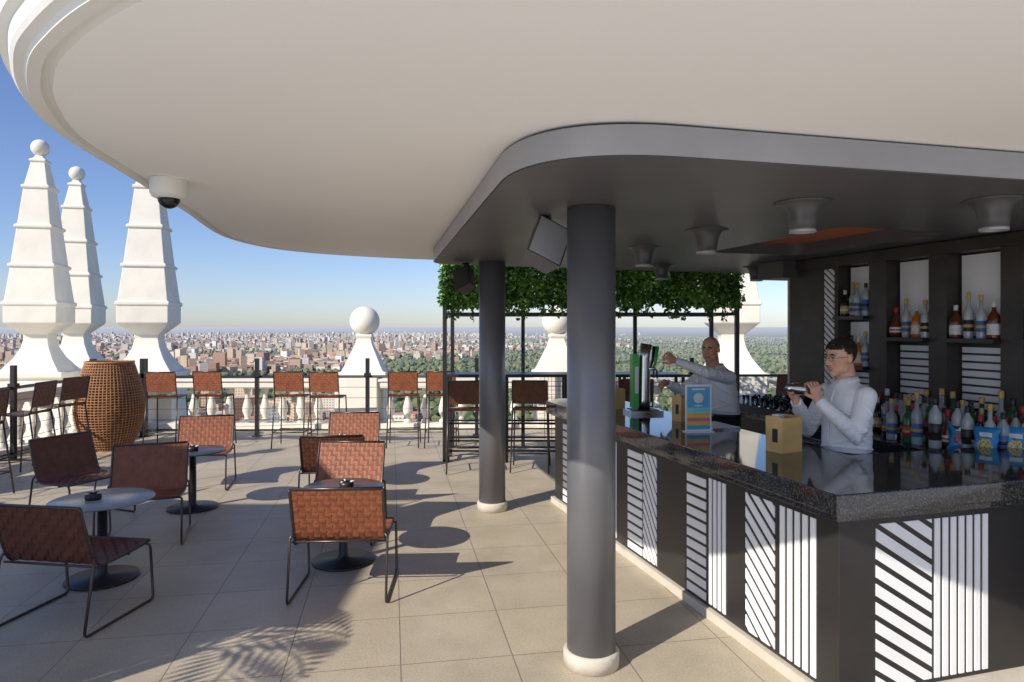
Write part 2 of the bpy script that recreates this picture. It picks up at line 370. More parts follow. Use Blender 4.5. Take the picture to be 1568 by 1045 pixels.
# ------------------------------------------------------------ bar frame
P0=V((1.5,3.15,0)); TH=math.radians(16); vx=V((math.cos(TH),math.sin(TH),0)); uy=V((-math.sin(TH),math.cos(TH),0))
def Wd(x,y,z=0): p=P0+vx*x+uy*y; return (p.x,p.y,z)
def curve_slab(name,splines,z0,z1,mat,bev=0):
    cu=D.curves.new(name,'CURVE'); cu.dimensions='2D'; cu.fill_mode='BOTH'; cu.extrude=(z1-z0)/2; cu.bevel_depth=bev
    for s in splines:
        sp=cu.splines.new('POLY'); sp.points.add(len(s)-1)
        for i,p in enumerate(s): sp.points[i].co=(p[0],p[1],0,1)
        sp.use_cyclic_u=True
    cu.materials.append(mat); return cu
def roundpoly(P,rad,n=8):
    out=[];K=len(P)
    for i in range(K):
        r_=rad[i] if isinstance(rad,list) else rad
        a,b_,c=V(P[i-1]),V(P[i]),V(P[(i+1)%K]); d1=(a-b_).normalized(); d2=(c-b_).normalized()
        s,e=b_+d1*r_,b_+d2*r_
        for k in range(n+1):
            t=k/n; out.append(tuple(s*(1-t)**2+b_*2*t*(1-t)+e*t*t))
    return out
slabo=empty('bar_canopy')
outer=roundpoly([(.07,2.49),(5.2,3.78),(4.3,8.9),(-.83,7.1)],[.62,.2,.2,.25],16)
hole=roundpoly([(2.15,4.45),(3.05,4.72),(2.62,6.25),(1.72,6.0)],.12,4)[::-1]
cu=curve_slab('slab',[outer,hole],2.5,2.618,slabm); o=D.objects.new('slab',cu); COL.objects.link(o); o.location=(0,0,2.559); o.parent=slabo
b=MB(); vs=[(x,y,2.505) for x,y in outer]+[(x,y,2.622) for x,y in outer]; K2=len(outer)
cx=sum(p[0] for p in outer)/K2; cy=sum(p[1] for p in outer)/K2
vs=[(x+(x-cx)*.002,y+(y-cy)*.002,z) for x,y,z in vs]
b.add(vs,[(i,(i+1)%K2,K2+(i+1)%K2,K2+i) for i in range(K2)],fascia,True); b.obj('fascia_band',parent=slabo)
b=MB(); b.prism(hole[::-1],2.60,2.61,orange); b.obj('recess',parent=slabo)
b=MB(); b.box((2.1,3.1,2.33),(2.6,3.5,2.497),slabm); b.obj('dropped_beam',loc=P0,rz=TH,parent=slabo)
b=MB(); b.lathe([(.145,.0),(.115,-.008),(.095,-.022),(.08,-.05),(.072,-.09),(.066,-.14)],conem,n=28); b.lathe([(.0662,-.14),(.0665,-.158),(.056,-.158),(.053,-.12),(.0,-.12)],fascia,n=28)
dm=b.mesh('dl')
for x,y in ((1.52,3.57),(2.47,3.5),(1.31,4.6),(1.08,5.6),(2.65,7.4),(1.58,7.2),(.75,6.6)): place(dm,'ceiling_downlight',(x,y,2.4985))
for x,y in ((.435,3.75),(-.2,6.9)):
    e=empty('grey_column',(x,y,0)); b=MB(); b.lathe([(.133,.08),(.133,2.498)],grey,n=48); b.obj('shaft',parent=e)
    b=MB(); b.lathe([(.153,.002),(.153,.075),(.147,.085),(.13,.09)],kerb,n=48); b.obj('base',parent=e)
# ------------------------------------------------------------ bar body
bar=empty('bar_counter',P0,TH)
def L(a,bb,xl,yl,xe,ye): return [(a,a),(xe,a),(xe,yl),(xl,yl),(xl,ye),(a,ye)]
b=MB(); b.prism(L(.1,0,.66,.7,3.4,4.15),.06,.93,blackp); b.obj('carcass',parent=bar,bevel=.004)
b=MB(); b.prism(L(.07,0,.7,.74,3.42,4.2),.0,.058,kerb); b.obj('plinth',parent=bar)
b=MB(); b.prism(L(.035,0,.76,.77,3.45,4.26),.932,.968,gran); b.obj('under_slab',parent=bar,bevel=.003)
top=[(0,0),(3.5,0),(3.5,.8),(.8,.8),(.8,4.1),(.6,4.35),(.2,4.35),(0,4.15)]
b=MB(); b.prism(top,.97,1.07,gran); b.obj('granite_top',parent=bar,bevel=.006)
def clip(poly,ax,val,keep):
    out=[]
    for i in range(len(poly)):
        p,q=poly[i-1],poly[i]; ip=(p[ax]-val)*keep>=0; iq=(q[ax]-val)*keep>=0
        if ip!=iq:
            t=(val-p[ax])/(q[ax]-p[ax]); out.append((p[0]+(q[0]-p[0])*t,p[1]+(q[1]-p[1])*t))
        if iq: out.append(q)
    return out
def slats(b,a0,a1,z0,z1,kind,place3,m=slatw,dep=.006,period=None,frac=.64):
    polys=[]
    if kind=='v':
        P=period or .056; n=max(1,round((a1-a0)/P)); P=(a1-a0)/n
        for i in range(n): polys.append([(a0+i*P,z0),(a0+(i+frac)*P,z0),(a0+(i+frac)*P,z1),(a0+i*P,z1)])
    elif kind=='h':
        P=period or .075; n=round((z1-z0)/P); P=(z1-z0)/n
        for i in range(n): polys.append([(a0,z0+i*P),(a1,z0+i*P),(a1,z0+(i+.72)*P),(a0,z0+(i+.72)*P)])
    else:
        sl=kind; P=period or .09; w_=a1-a0; i=-40
        while i<60:
            zz=z0+i*P; q=[(a0,zz),(a1,zz+sl*w_),(a1,zz+sl*w_+P*.66),(a0,zz+P*.66)]
            q=clip(q,1,z0,1); q=clip(q,1,z1,-1) if len(q)>2 else []
            if len(q)>2: polys.append(q)
            i+=1
    for q in polys:
        n=len(q); vs=[place3(a,z,0) for a,z in q]+[place3(a,z,dep) for a,z in q]
        b.add(vs,[list(range(n)),list(range(n,2*n))[::-1]]+[(i,(i+1)%n,n+(i+1)%n,n+i) for i in range(n)],m)
b=MB(); side=lambda a,z,d:(.1-d,a,z)
for a0,a1,k in ((.255,.55,'v'),(.575,.835,.8),(1.04,1.24,'v'),(1.26,1.49,'h'),(1.92,2.13,1.3),(2.15,2.40,'h'),(2.62,2.84,'v'),(2.86,3.1,.8),(3.4,3.62,'v'),(3.64,3.9,'h')): slats(b,a0,a1,.085,.885,k,side)
front=lambda a,z,d:(a,.1-d,z)
for a0,a1,k in ((.315,.655,-.62),(.675,1.04,'v'),(1.4,1.7,'h'),(1.72,2.05,'v'),(2.4,2.7,.6),(2.72,3.05,'v')): slats(b,a0,a1,.085,.885,k,front)
b.obj('white_slat_panels',parent=bar)
# ------------------------------------------------------------ back bar
bb=empty('back_bar_shelving',P0,TH); XW=2.37
b=MB()
b.box((XW+.06,-.6,0),(XW+.3,3.22,2.495),backw)
ups=[(-.05,.10),(.42,.56),(.86,1.02),(1.44,1.60),(2.01,2.196),(2.56,2.58),(2.74,3.22)]
for y0,y1 in ups: b.box((XW-.10,y0,0),(XW+.062,y1,2.494),backw)
b.box((XW-.10,2.58,0),(XW+.062,2.739,2.494),backw)
b.box((XW-.12,-.6,2.40),(XW+.063,3.22,2.493),backw)
b.box((XW-.12,-.6,1.16),(XW+.064,2.74,1.22),backw)
b.obj('frame',parent=bb,bevel=.004)
panel=M('frosted_panel',(.95,.95,.96),.3,var=.02,scale=2)
b=MB()
bays=[(.10,.42),(.56,.86),(1.02,1.44),(1.60,2.01),(2.196,2.56)]
for i,(y0,y1) in enumerate(bays):
    zs=[1.94,1.50] if i==4 else [1.76]
    b.box((XW+.03,y0+.015,zs[0]+.02),(XW+.057,y1-.015,2.385),panel)
    for z in zs: b.box((XW-.16,y0+.002,z-.03),(XW+.056,y1-.002,z),blackp)
    if i==4: b.box((XW+.03,y0+.015,1.55),(XW+.057,y1-.015,1.89),panel)
    else: slats(b,y0+.01,y1-.01,1.24,1.71,'h',lambda a,z,d:(XW+.058-d,a,z),dep=.02,period=.058)
slats(b,2.195,2.55,1.24,1.45,'h',lambda a,z,d:(XW+.058-d,a,z),dep=.02,period=.052)
slats(b,2.60,2.72,1.24,2.38,.8,lambda a,z,d:(XW-.10-d,a,z),dep=.01,period=.06)
b.box((XW-.102,3.222,0),(XW+.3,3.25,2.4),kerb)
b.obj('panels',parent=bb)
b=MB(); b.box((1.75,-.6,.1),(XW+.055,3.5,.955),blackp); b.box((1.72,-.6,.958),(XW+.057,3.53,1.0),gran)
for y in (.2,.85,1.5,2.15): 
    b.box((1.742,y,.16),(1.748,y+.6,.9),steel); b.tube([(1.72,y+.05,.86),(1.72,y+.55,.86)],.008,steel)
b.obj('back_counter',parent=bb,bevel=.003)
# ------------------------------------------------------------ bottles
def bottle(gm,lm,cm,kind=0):
    b=MB()
    P={0:[(.0,0),(.036,0),(.038,.01),(.038,.19),(.034,.215),(.016,.245),(.0135,.25),(.0135,.29)],
       1:[(0,0),(.042,0),(.045,.012),(.045,.13),(.04,.165),(.018,.20),(.014,.21),(.014,.26)],
       2:[(0,0),(.032,0),(.034,.01),(.036,.17),(.03,.20),(.0135,.225),(.013,.31)],
       3:[(0,0),(.04,0),(.05,.03),(.05,.09),(.03,.15),(.016,.19),(.014,.24)]}[kind]
    b.lathe(P,gm,n=18); t=P[-1][1]; b.lathe([(.0155,t-.03),(.016,t-.028),(.016,t+.012),(.014,t+.014)],cm,n=14)
    r=P[3][0]+.0012; z0,z1={0:(.05,.15),1:(.03,.11),2:(.05,.13),3:(.04,.085)}[kind]
    if kind==3: r=.0512
    b.lathe([(r-.0011,z0),(r,z0+.001),(r,z1-.001),(r-.0011,z1)],lm,n=18)
    b.lathe([(r-.0009,z0+(z1-z0)*.35),(r+.0006,z0+(z1-z0)*.36),(r+.0006,z0+(z1-z0)*.6),(r-.0009,z0+(z1-z0)*.61)],cm,n=18)
    return b.mesh('bottle')
def C_(n,c,**k): return M(n,c,k.pop('r',.35),**k)
gms=[M('green_glass',(.02,.13,.045),.06),M('amber_liquor',(.55,.18,.03),.06),M('gin_glass',(.80,.88,.9),.04,trans=.6),M('dark_glass',(.02,.014,.01),.08),M('gin_glass_b',(.66,.72,.72),.05,trans=.3),M('rum_glass',(.14,.035,.012),.07)]
lms=[C_('label_cream',(.75,.70,.58)),C_('label_red',(.5,.04,.03)),C_('label_white',(.8,.8,.8)),C_('label_black',(.03,.03,.03)),C_('label_gold',(.6,.42,.12)),C_('label_blue',(.06,.15,.4))]
cms=[C_('cap_black',(.02,.02,.02)),C_('cap_red',(.5,.03,.02)),C_('cap_gold',(.6,.4,.1)),C_('cap_white',(.75,.75,.75))]
bms=[bottle(gms[i%6],lms[(i*5+1)%6],cms[(i*3)%4],i%4) for i in range(17)]
def putb(x,y,z,s=1.0,i=None):
    me=bms[i if i is not None else random.randrange(17)]; p=Wd(x,y,z+.001); o=place(me,'liquor_bottle',p,random.uniform(0,6)); o.scale=(s,s,s*random.uniform(.9,1.12))
for y0,y1,zs in ((.58,.86,[1.76]),(1.02,1.44,[1.76]),(1.60,2.01,[1.76]),(2.196,2.56,[1.94,1.50]),(.1,.42,[1.76])):
    for z in zs:
        n=4 if y1-y0>.35 else 3
        for i in range(n): putb(XW-.07+random.uniform(-.025,.02),y0+.055+(y1-y0-.11)*i/(n-1)+random.uniform(-.008,.008),z,.9 if z==1.94 else .95)
for i in range(27):
    y=.1+i*.075; 
    putb(XW-.12+random.uniform(-.02,.02),y,1.0,1.12)
    if i>5: putb(XW-.25+random.uniform(-.03,.03),y+.03,1.0,random.uniform(.85,1.05))
    if 9<=i<=21: putb(XW-.40+random.uniform(-.02,.02),y,1.0,1.0)
    if i in (14,16,17,19): putb(XW-.53,y,1.0,1.05)
bagb=M('blue_bag',(.03,.28,.60),.22,var=.1,scale=10,bump=.8,bscale=14); bagy=M('yellow_print',(.85,.58,.04),.3); bagr=M('red_print',(.55,.05,.03),.3)
def bag(x,y,z,rz,tilt,m2):
    b=MB(); n=14
    vs=[];
    for s in (1,-1):
        for j in range(n+1):
            for i in range(n+1):
                u=i/n*2-1; v=j/n*2-1; t=.035*(max(0,(1-abs(u)**3))*max(0,(1-v**4)))**.6+.004*math.sin(u*7+v*5+x*9)*(1-v*v)
                vs.append((u*.072*(1-.08*math.cos(v*3))+.004*math.sin(9*v),s*(abs(t)+.001),v*.10+.10))
    fs=[];fy=[];fr=[]
    for s in range(2):
        o_=s*(n+1)**2
        for j in range(n):
            for i in range(n):
                f=(o_+j*(n+1)+i,o_+j*(n+1)+i+1,o_+(j+1)*(n+1)+i+1,o_+(j+1)*(n+1)+i)
                q=math.hypot((i-7)/4.2,(j-4.5)/3)
                (fy if q<1 and abs(math.sin(i*2.1+j))>.25 else fr if 9<=j<=10 and 3<i<11 else fs).append(f)
    b.add(vs,fs,bagb,True); b.add(vs,fy,m2,True); b.add(vs,fr,lms[2],True)
    o=b.obj('snack_bag',Wd(x,y,z),rz); o.rotation_euler=(tilt,0,rz)
for k,(x,y,z,rz) in enumerate(((2.02,.72,1.0,-.7),(1.97,.88,1.0,-1.0),(1.93,1.03,1.0,-.6),(1.86,.80,1.0,-.9))): bag(x,y,z,rz,random.uniform(-.35,-.1),(bagy,bagy,bagr)[k%3])
# ------------------------------------------------------------ things on the counter
def woodbox(x,y,s=1,rz=.2):
    b=MB(); w_,d_,h_=.085*s,.06*s,.21*s
    b.box((-w_,-d_,0),(w_,d_,.012),wood); b.box((-w_,d_-.01,.0122),(w_,d_,h_),wood); b.box((-w_,-d_,.0122),(w_,-d_+.01,h_*.98),wood)
    b.box((-w_,-d_+.0102,.0122),(-w_+.01,d_-.0102,h_),wood); b.box((w_-.01,-d_+.0102,.0122),(w_,d_-.0102,h_),wood)
    b.box((-.003,-d_+.0102,.0122),(.003,d_-.0102,h_*.95),wood)
    b.box((-w_-.0015,-.03*s,.06*s),(-w_-.0004,.01*s,.14*s),black)
    for i in range(5): b.box((-w_+.02+i*.012,-.02,h_-.05),(-w_+.022+i*.012,.03,h_+.012),lms[2])
    b.obj('napkin_box',Wd(x,y,1.0705),TH+rz,bevel=.002)
woodbox(.50,1.02,1.05); woodbox(.62,2.42,1.0,.15); woodbox(.42,3.35,.9,.1)
b=MB(); mb_=M('menu_sky_print',(.10,.45,.75),.3); mt=M('menu_turquoise',(.25,.7,.75),.3); my=M('menu_yellow',(.9,.6,.12),.3); mp_=M('menu_pink',(.75,.2,.3),.3); mw=lms[2]
acr=M('menu_board',(.85,.86,.88),.15)
b.box((-.105,-.05,0),(.105,.05,.008),acr); b.box((-.10,-.005,.008),(.10,.003,.35),acr)
yy=-.0056
for z0,z1,m in ((.02,.05,mb_),(.0503,.08,my),(.0803,.105,mp_),(.1053,.14,my),(.1403,.18,mt),(.1803,.335,mb_)): b.box((-.088,yy,z0),(.088,-.0051,z1),m)
b.ell((0,-.0062,.25),(.038,.001,.038),mw,20,10); b.box((-.05,-.0066,.31),(.05,-.0058,.322),mw); b.box((-.03,-.0066,.19),(.03,-.0058,.20),mw)
b.obj('menu_stand',Wd(.40,1.85,1.0705),.12)
tp=empty('beer_tap',(1.17,6.15,1.0705),.15)
b=MB(); b.box((-.14,-.12,0),(.16,.12,.03),steel); b.box((-.11,-.10,.0302),(.13,.10,.034),black)
b.tube([(0.02,0,.03),(.02,0,.12),(.025,0,.5),(.045,0,.62)],[.058,.054,.05,.054],steel,24)
b.obj('column',parent=tp)
gr_=M('beer_green',(.03,.38,.05),.3); b=MB()
b.prism([(-.10,-.04),(-.045,-.055),(-.045,.055),(-.10,.04)],.05,.53,gr_); b.box((-.085,-.057,.18),(-.05,-.0555,.42),lms[2]); b.obj('branded_side',parent=tp,bevel=.006)
b=MB()
for yy,zz in ((-.03,.40),(.05,.40)):
    b.tube([(.05,yy,zz),(.11,yy,zz),(.13,yy,zz-.02),(.135,yy,zz-.09)],[.014,.013,.011,.009],steel,10)
    b.tube([(.10,yy,zz+.01),(.12,yy,zz+.07),(.135,yy,zz+.2)],[.009,.013,.017],black if yy>0 else gr_,10)
b.obj('faucets',parent=tp)
def glassm():
    b=MB(); b.lathe([(.0,0),(.03,0),(.032,.004),(.036,.12),(.0345,.12),(.030,.008),(0,.008)],glass,n=14); return b.mesh('glass')
gme=glassm()
e=empty('glass_rack',Wd(2.02,2.95,1.001),TH); b=MB()
for i in range(7): b.box((-.27,-.42+i*.14,.03),(.27,-.415+i*.14,.036),black)
for i in range(5): b.box((-.27+i*.13,-.42,.0365),(-.265+i*.13,.42,.042),black)
for sx in (-.27,.265): b.box((sx,-.43,0),(sx+.006,.43,.08),black)
b.obj('rack',parent=e)
for i in range(6):
    for j in range(4): place(gme,'glass',(-.2+j*.13,-.35+i*.14,.0425),0,e)
b=MB(); b.box((-.12,-.17,0),(.12,.17,.015),steel); b.obj('bar_mat',Wd(.66,2.05,1.0705),TH)
# ------------------------------------------------------------ CCTV + speakers
b=MB(); b.lathe([(.0,.10),(.095,.10),(.098,.09),(.098,.02),(.09,.0),(.065,-.012),(.0,-.012)][::-1],white,n=32); b.ell((0,0,-.012),(.058,.058,.055),M('smoked_dome',(.012,.012,.014),.05),28,16,cond=lambda q:q.z<.004)
b.obj('security_camera',(-1.92,3.82,2.575))
def speaker(loc,rz,ty,m,s=1):
    e=empty('wall_speaker',loc,0); b=MB()
    b.prism([(-.11*s,-.07*s),(.11*s,-.07*s),(.085*s,.07*s),(-.085*s,.07*s)],-.13*s,.13*s,m)
    b.box((-.10*s,-.0745*s,-.12*s),(.10*s,-.0705*s,.12*s),M('speaker_grille'+m.name,[c for c in ((.50,.50,.53) if s==1 else (.03,.03,.03))],.6,bump=.6,bscale=400))
    o=b.obj('cabinet',parent=e,bevel=.012*s); o.rotation_euler=(-.35,ty,rz)
    b=MB(); b.tube([(0,.03,.02),(.0,.06,.16)],.012,black); b.lathe([(.04,.155),(.04,.17)],black,c=(0,.06,0)); b.obj('bracket',parent=e)
speaker((.195,4.0,2.325),.25,.45,M('speaker_grey',(.12,.12,.13),.45))
speaker((-.48,7.0,2.33),-.5,-.4,black,.9)
# ------------------------------------------------------------ chairs
def weave(b,prof,W,pitch,m,amp=.0035):
    pts=[V((0,p[0],p[1])) for p in prof]; cum=[0]
    for i in range(1,len(pts)): cum.append(cum[-1]+(pts[i]-pts[i-1]).length)
    T=cum[-1]
    def ev(w_):
        w_=min(max(w_,0),T)
        for i in range(1,len(pts)):
            if w_<=cum[i]+1e-9 or i==len(pts)-1:
                t=(w_-cum[i-1])/(cum[i]-cum[i-1]); p=pts[i-1].lerp(pts[i],t); d=(pts[i]-pts[i-1]).normalized(); break
        return p,V((0,-d.z,d.y))
    nu=round(W/pitch); nw=round(T/pitch); pu=W/nu; pw=T/nw; g=.485
    for i in range(nu):
        u=-W/2+(i+.5)*pu; vs=[];n=nw*3
        for k in range(n+1):
            w_=T*k/n; p,nn=ev(w_); o=amp*math.cos(math.pi*(w_/pw-.5)+math.pi*i)
            if k in(0,n): o=0
            q=p+nn*o; vs+= [q+V((u-g*pu,0,0)),q+V((u+g*pu,0,0))]
        b.add(vs,[(2*k,2*k+1,2*k+3,2*k+2) for k in range(n)],m,True)
    for j in range(nw):
        w0=(j+.5)*pw; vs=[];n=nu*3
        pa,na=ev(w0-g*pw); pb,nb=ev(w0+g*pw)
        for k in range(n+1):
            u=-W/2+W*k/n; o=-amp*math.cos(math.pi*((u+W/2)/pu-.5)+math.pi*j)
            if k in(0,n): o=0
            vs+= [pa+na*o+V((u,0,0)),pb+nb*o+V((u,0,0))]
        b.add(vs,[(2*k,2*k+1,2*k+3,2*k+2) for k in range(n)],m,True)
def lounge(m):
    b=MB(); prof=[(-.31,.77),(-.29,.70),(-.245,.56),(-.205,.45),(-.175,.405),(-.12,.385),(.05,.385),(.22,.395),(.29,.405)]
    prof=catmull(prof,4,False)+[(.29,.405)]
    weave(b,prof,.60,.043,m)
    for s in (-1,1):
        b.tube([(s*.305,p[0],p[1]) for p in prof],.010,frame,8)
        x=s*.325
        b.tube([(s*.305,.25,.395),(x,.262,.385),(x,.275,.36),(x,.30,.03),(x,.29,.012),(x,.27,.008),(x,-.27,.008),(x,-.29,.014),(x,-.30,.03),(x,-.23,.40),(x,-.22,.425),(s*.305,-.215,.45)],.009,frame,8)
    b.tube([(-.305,-.312,.775),(.305,-.312,.775)],.010,frame,8); b.tube([(-.305,.29,.405),(.305,.29,.405)],.010,frame,8)
    b.tube([(-.32,-.2,.392),(.32,-.2,.392)],.008,frame,8); b.tube([(-.305,.1,.372),(.305,.1,.372)],.008,frame,8)
    return b.mesh('lounge_chair')
lc=lounge(leather); lcb=lounge(brownl)
def ch(me,x,y,facing): place(me,'lounge_chair',(x,y,0),math.radians(facing))
ch(lc,-1.18,4.83,3); ch(lc,-1.50,6.05,178); ch(lc,-1.95,8.2,182); ch(lcb,-1.80,7.0,6)
ch(lcb,-2.80,4.38,-9); ch(lc,-3.20,5.95,199); ch(lcb,-4.15,6.6,-112); ch(lc,-3.60,7.9,192)
def stool(m):
    b=MB(); prof=catmull([(-.21,1.16),(-.20,1.08),(-.18,.96),(-.165,.87),(-.14,.80),(-.08,.775),(.05,.775),(.20,.785)],3,False)+[(.20,.785)]
    i0=9
    weave(b,prof[:i0+1],.43,.036,m,.003); weave(b,prof[i0+2:],.43,.04,m,.003)
    for s in (-1,1):
        b.tube([(s*.22,p[0],p[1]) for p in prof],.009,frame,7)
        b.tube([(s*.22,.19,.78),(s*.24,.235,.01)],.010,frame,7); b.tube([(s*.22,-.14,.80),(s*.24,-.25,.01)],.010,frame,7)
        b.tube([(s*.235,.215,.25),(s*.235,-.215,.25)],.008,frame,7)
    for y in (.215,-.215): b.tube([(-.235,y,.25),(.235,y,.25)],.008,frame,7)
    b.tube([(-.22,-.212,1.165),(.22,-.212,1.165)],.009,frame,7); b.tube([(-.22,.20,.785),(.22,.20,.785)],.009,frame,7)
    return b.mesh('bar_stool')
st=stool(leather); stb=stool(brownl)
for x,a in ((-5.26,3),(-4.6,-4),(-3.38,2),(-2.8,-3),(-1.67,4),(-1.08,0)): place(st,'bar_stool',(x,10.45+random.uniform(-.1,.1),0),math.radians(a))
for x,y,a in ((-.6,8.75,6),(.24,8.8,-5),(3.9,9.8,10),(1.6,9.0,0)): place(stb,'bar_stool',(x,y,0),math.radians(a))
for x,y,a in ((-6.05,9.2,80),(-5.95,8.4,95),(-5.75,7.3,88)): place(stb,'bar_stool',(x,y,0),math.radians(a))
tt=M('table_top_black',(.05,.052,.06),.22,var=.1); 
def table(x,y,r,m=tt):
    e=empty('round_table',(x,y,0)); b=MB()
    b.lathe([(0,.575),(r-.01,.575),(r,.579),(r,.587),(r-.006,.59),(0,.59)],m,n=48); b.lathe([(.24,.003),(.245,.01),(.24,.02),(.05,.03),(.035,.05),(.032,.56),(.09,.573)],black,n=36); b.obj('pedestal_table',parent=e)
    b=MB(); b.lathe([(0,.002),(.05,.002),(.055,.01),(.055,.045),(.048,.045),(.045,.015),(0,.012)],black,n=24)
    for k in range(3):
        a=k*2.1; b.tube([(.03*math.cos(a),.03*math.sin(a),.045),(.06*math.cos(a),.06*math.sin(a),.05)],.006,lms[2],6)
    b.obj('ashtray',(random.uniform(-.05,.05),-.03,.59),0,e)
table(-1.33,5.38,.31); table(-3.0,5.0,.345,M('table_top_light',(.30,.32,.31),.25)); table(-3.25,6.95,.32); table(-1.95,7.65,.3)
e=empty('wicker_lantern',(-6.1,10.35,0)); prof=[(.28,.0),(.37,.18),(.45,.42),(.47,.62),(.445,.85),(.39,1.08),(.34,1.25),(.32,1.31)]
pr=catmull(prof,4,False)+[prof[-1]]
b=MB(); b.loft([((0,0,z),(r_-.02,0,0),(0,r_-.02,0)) for r_,z in pr],wickd,40,True,False)
for i in range(56):
    a=2*math.pi*i/56; b.tube([(r_*math.cos(a),r_*math.sin(a),z) for r_,z in pr],.008,wicker,5)
for j in range(34):
    z=.01+1.3*j/33; r_=np.interp(z,[p[1] for p in pr],[p[0] for p in pr])+.003
    b.tube([(r_*math.cos(2*math.pi*i/48),r_*math.sin(2*math.pi*i/48),z) for i in range(48)],.007 if j<33 else .02,wicker,5,closed=True)
b.lathe([(0,.02),(.27,.02),(.27,.03)],wickd); b.obj('basket',parent=e)
# ------------------------------------------------------------ pergola with plants + high counter
pg=empty('planted_pergola'); b=MB(); x0,x1,y0,y1=-.92,3.08,9.35,10.55
def post(x,y,z1=2.72,h=.028): b.box((x-h,y-h,0),(x+h,y+h,z1),black)
for x in (x0,.17,x1): post(x,y0 if x!=.17 else y1); 
for x in (x0,1.9,x1): post(x,y1)
for z in (2.70,2.02):
    for y in (y0,y1): b.box((x0,y-.02,z-.02),(x1,y+.02,z+.02),black)
    for x in np.linspace(x0,x1,7): b.box((x-.015,y0,z-.019),(x+.015,y1,z+.019),black)
b.obj('frame',parent=pg,bevel=.003)
hc=empty('high_counter'); b=MB()
b.box((x0+.03,9.25,1.16),(2.3,9.75,1.20),blackp); 
for z in (.12,.26,.5): b.box((x0+.03,9.40,z),(2.3,9.43,z+.025),black); b.box((x0+.03,9.70,z),(2.3,9.73,z+.025),black)
for i in range(5):
    x=x0+.05+i*.8
    for y in (9.3,9.7): b.box((x-.02,y-.02,0),(x+.02,y+.02,1.16),black)
    b.box((x-.015,9.3,.1),(x+.015,9.7,.13),black)
for i in range(26): b.box((.45+i*.05,9.5,.28),(.456+i*.05,9.506,1.158),black)
for i in range(14): b.box((.45,9.507,.3+i*.06),(1.75,9.512,.305+i*.06),black)
b.obj('metal_counter',parent=hc,bevel=.002)
def leaves(name,n,fn,mats,size,parent=None):
    b=MB(); groups=[([],[]) for _ in mats]
    for _ in range(n):
        p,rr=fn(); k=min(len(mats)-1,int(rr*len(mats)))
        d=V((random.gauss(0,1),random.gauss(-.3,1),random.gauss(-.7,.8))).normalized(); q=d.orthogonal().normalized(); q.rotate(Matrix.Rotation(random.uniform(0,6.28),3,d))
        l=size*random.uniform(.6,1.3); w_=l*.33; p=V(p); vs,fs=groups[k]; o=len(vs)
        nn=d.cross(q)*l*.12
        vs+= [p,p+d*l*.45+q*w_+nn,p+d*l,p+d*l*.45-q*w_+nn]; fs.append((o,o+1,o+2,o+3))
    for (vs,fs),m in zip(groups,mats): b.add(vs,fs,m,False)
    return b.obj(name,parent=parent)
def leafm(n,c):
    m=M(n,c,.35,var=.3,scale=15); return m
lv=[leafm('leaf_dark',(.05,.14,.025)),leafm('leaf_mid',(.13,.31,.045)),leafm('leaf_light',(.28,.50,.10))]
strands=[(random.uniform(x0,x1),random.uniform(.05,.2)) for _ in range(30)]
def perg():
    front=random.random(); x=random.uniform(x0-.06,x1+.04)
    y=y0+random.gauss(-.02,.06) if front<.72 else random.uniform(y0,y1)
    low=2.13+.02*math.sin(x*4.1)+.02*math.sin(x*13+1)+(.10 if y>y0+.3 else 0)
    if random.random()<.035:
        s_=random.choice(strands); return (s_[0]+random.gauss(0,.02),y0+random.gauss(0,.03),random.uniform(low-s_[1],low)),random.random()*.9
    z=random.uniform(low,2.74); g=math.sin(x*6.1+z*5)*math.cos(z*8-x*2.3)
    return (x,y-.03*g,z),min(.99,max(0,.52+.25*g+random.gauss(0,.25)))
leaves('hanging_foliage',26000,perg,lv,.062,pg)
pp=empty('potted_palm',(-3.55,2.25,.001)); b=MB(); b.lathe([(0,0),(.18,0),(.24,.4),(.26,.42),(.22,.42),(.21,.38),(0,.38)],M('planter',(.1,.1,.1),.5)); b.tube([(0,0,.38),(.05,0,1.0),(.08,.05,1.5)],[.06,.05,.045],M('palm_trunk',(.2,.13,.07),.8)); b.obj('pot_and_trunk',parent=pp)
b=MB()
for f in range(7):
    a=f*2.4; el=.5+.8*random.random(); L_=.85; pts=[]
    for k in range(14):
        t=k/13; rr=L_*t*math.cos(el*(1-.3*t)); z=1.5+L_*t*math.sin(el)-.55*t*t; pts.append(V((.08+rr*math.cos(a),.05+rr*math.sin(a),z)))
    b.tube(pts,.008,lv[1],5)
    for k in range(2,14):
        for s in (-1,1):
            t=(pts[k]-pts[k-1]).normalized(); sd=t.cross(V((0,0,1))).normalized()*s; l=.36*math.sin(math.pi*(k/14)**.8)+.06
            tip=pts[k]+sd*l*.8+t*l*.5+V((0,0,-.12*l)); m_=(pts[k]+tip)/2; b.add([pts[k],m_+t*.02,tip,m_-t*.02],[(0,1,2,3)],lv[1])
b.obj('fronds',parent=pp)
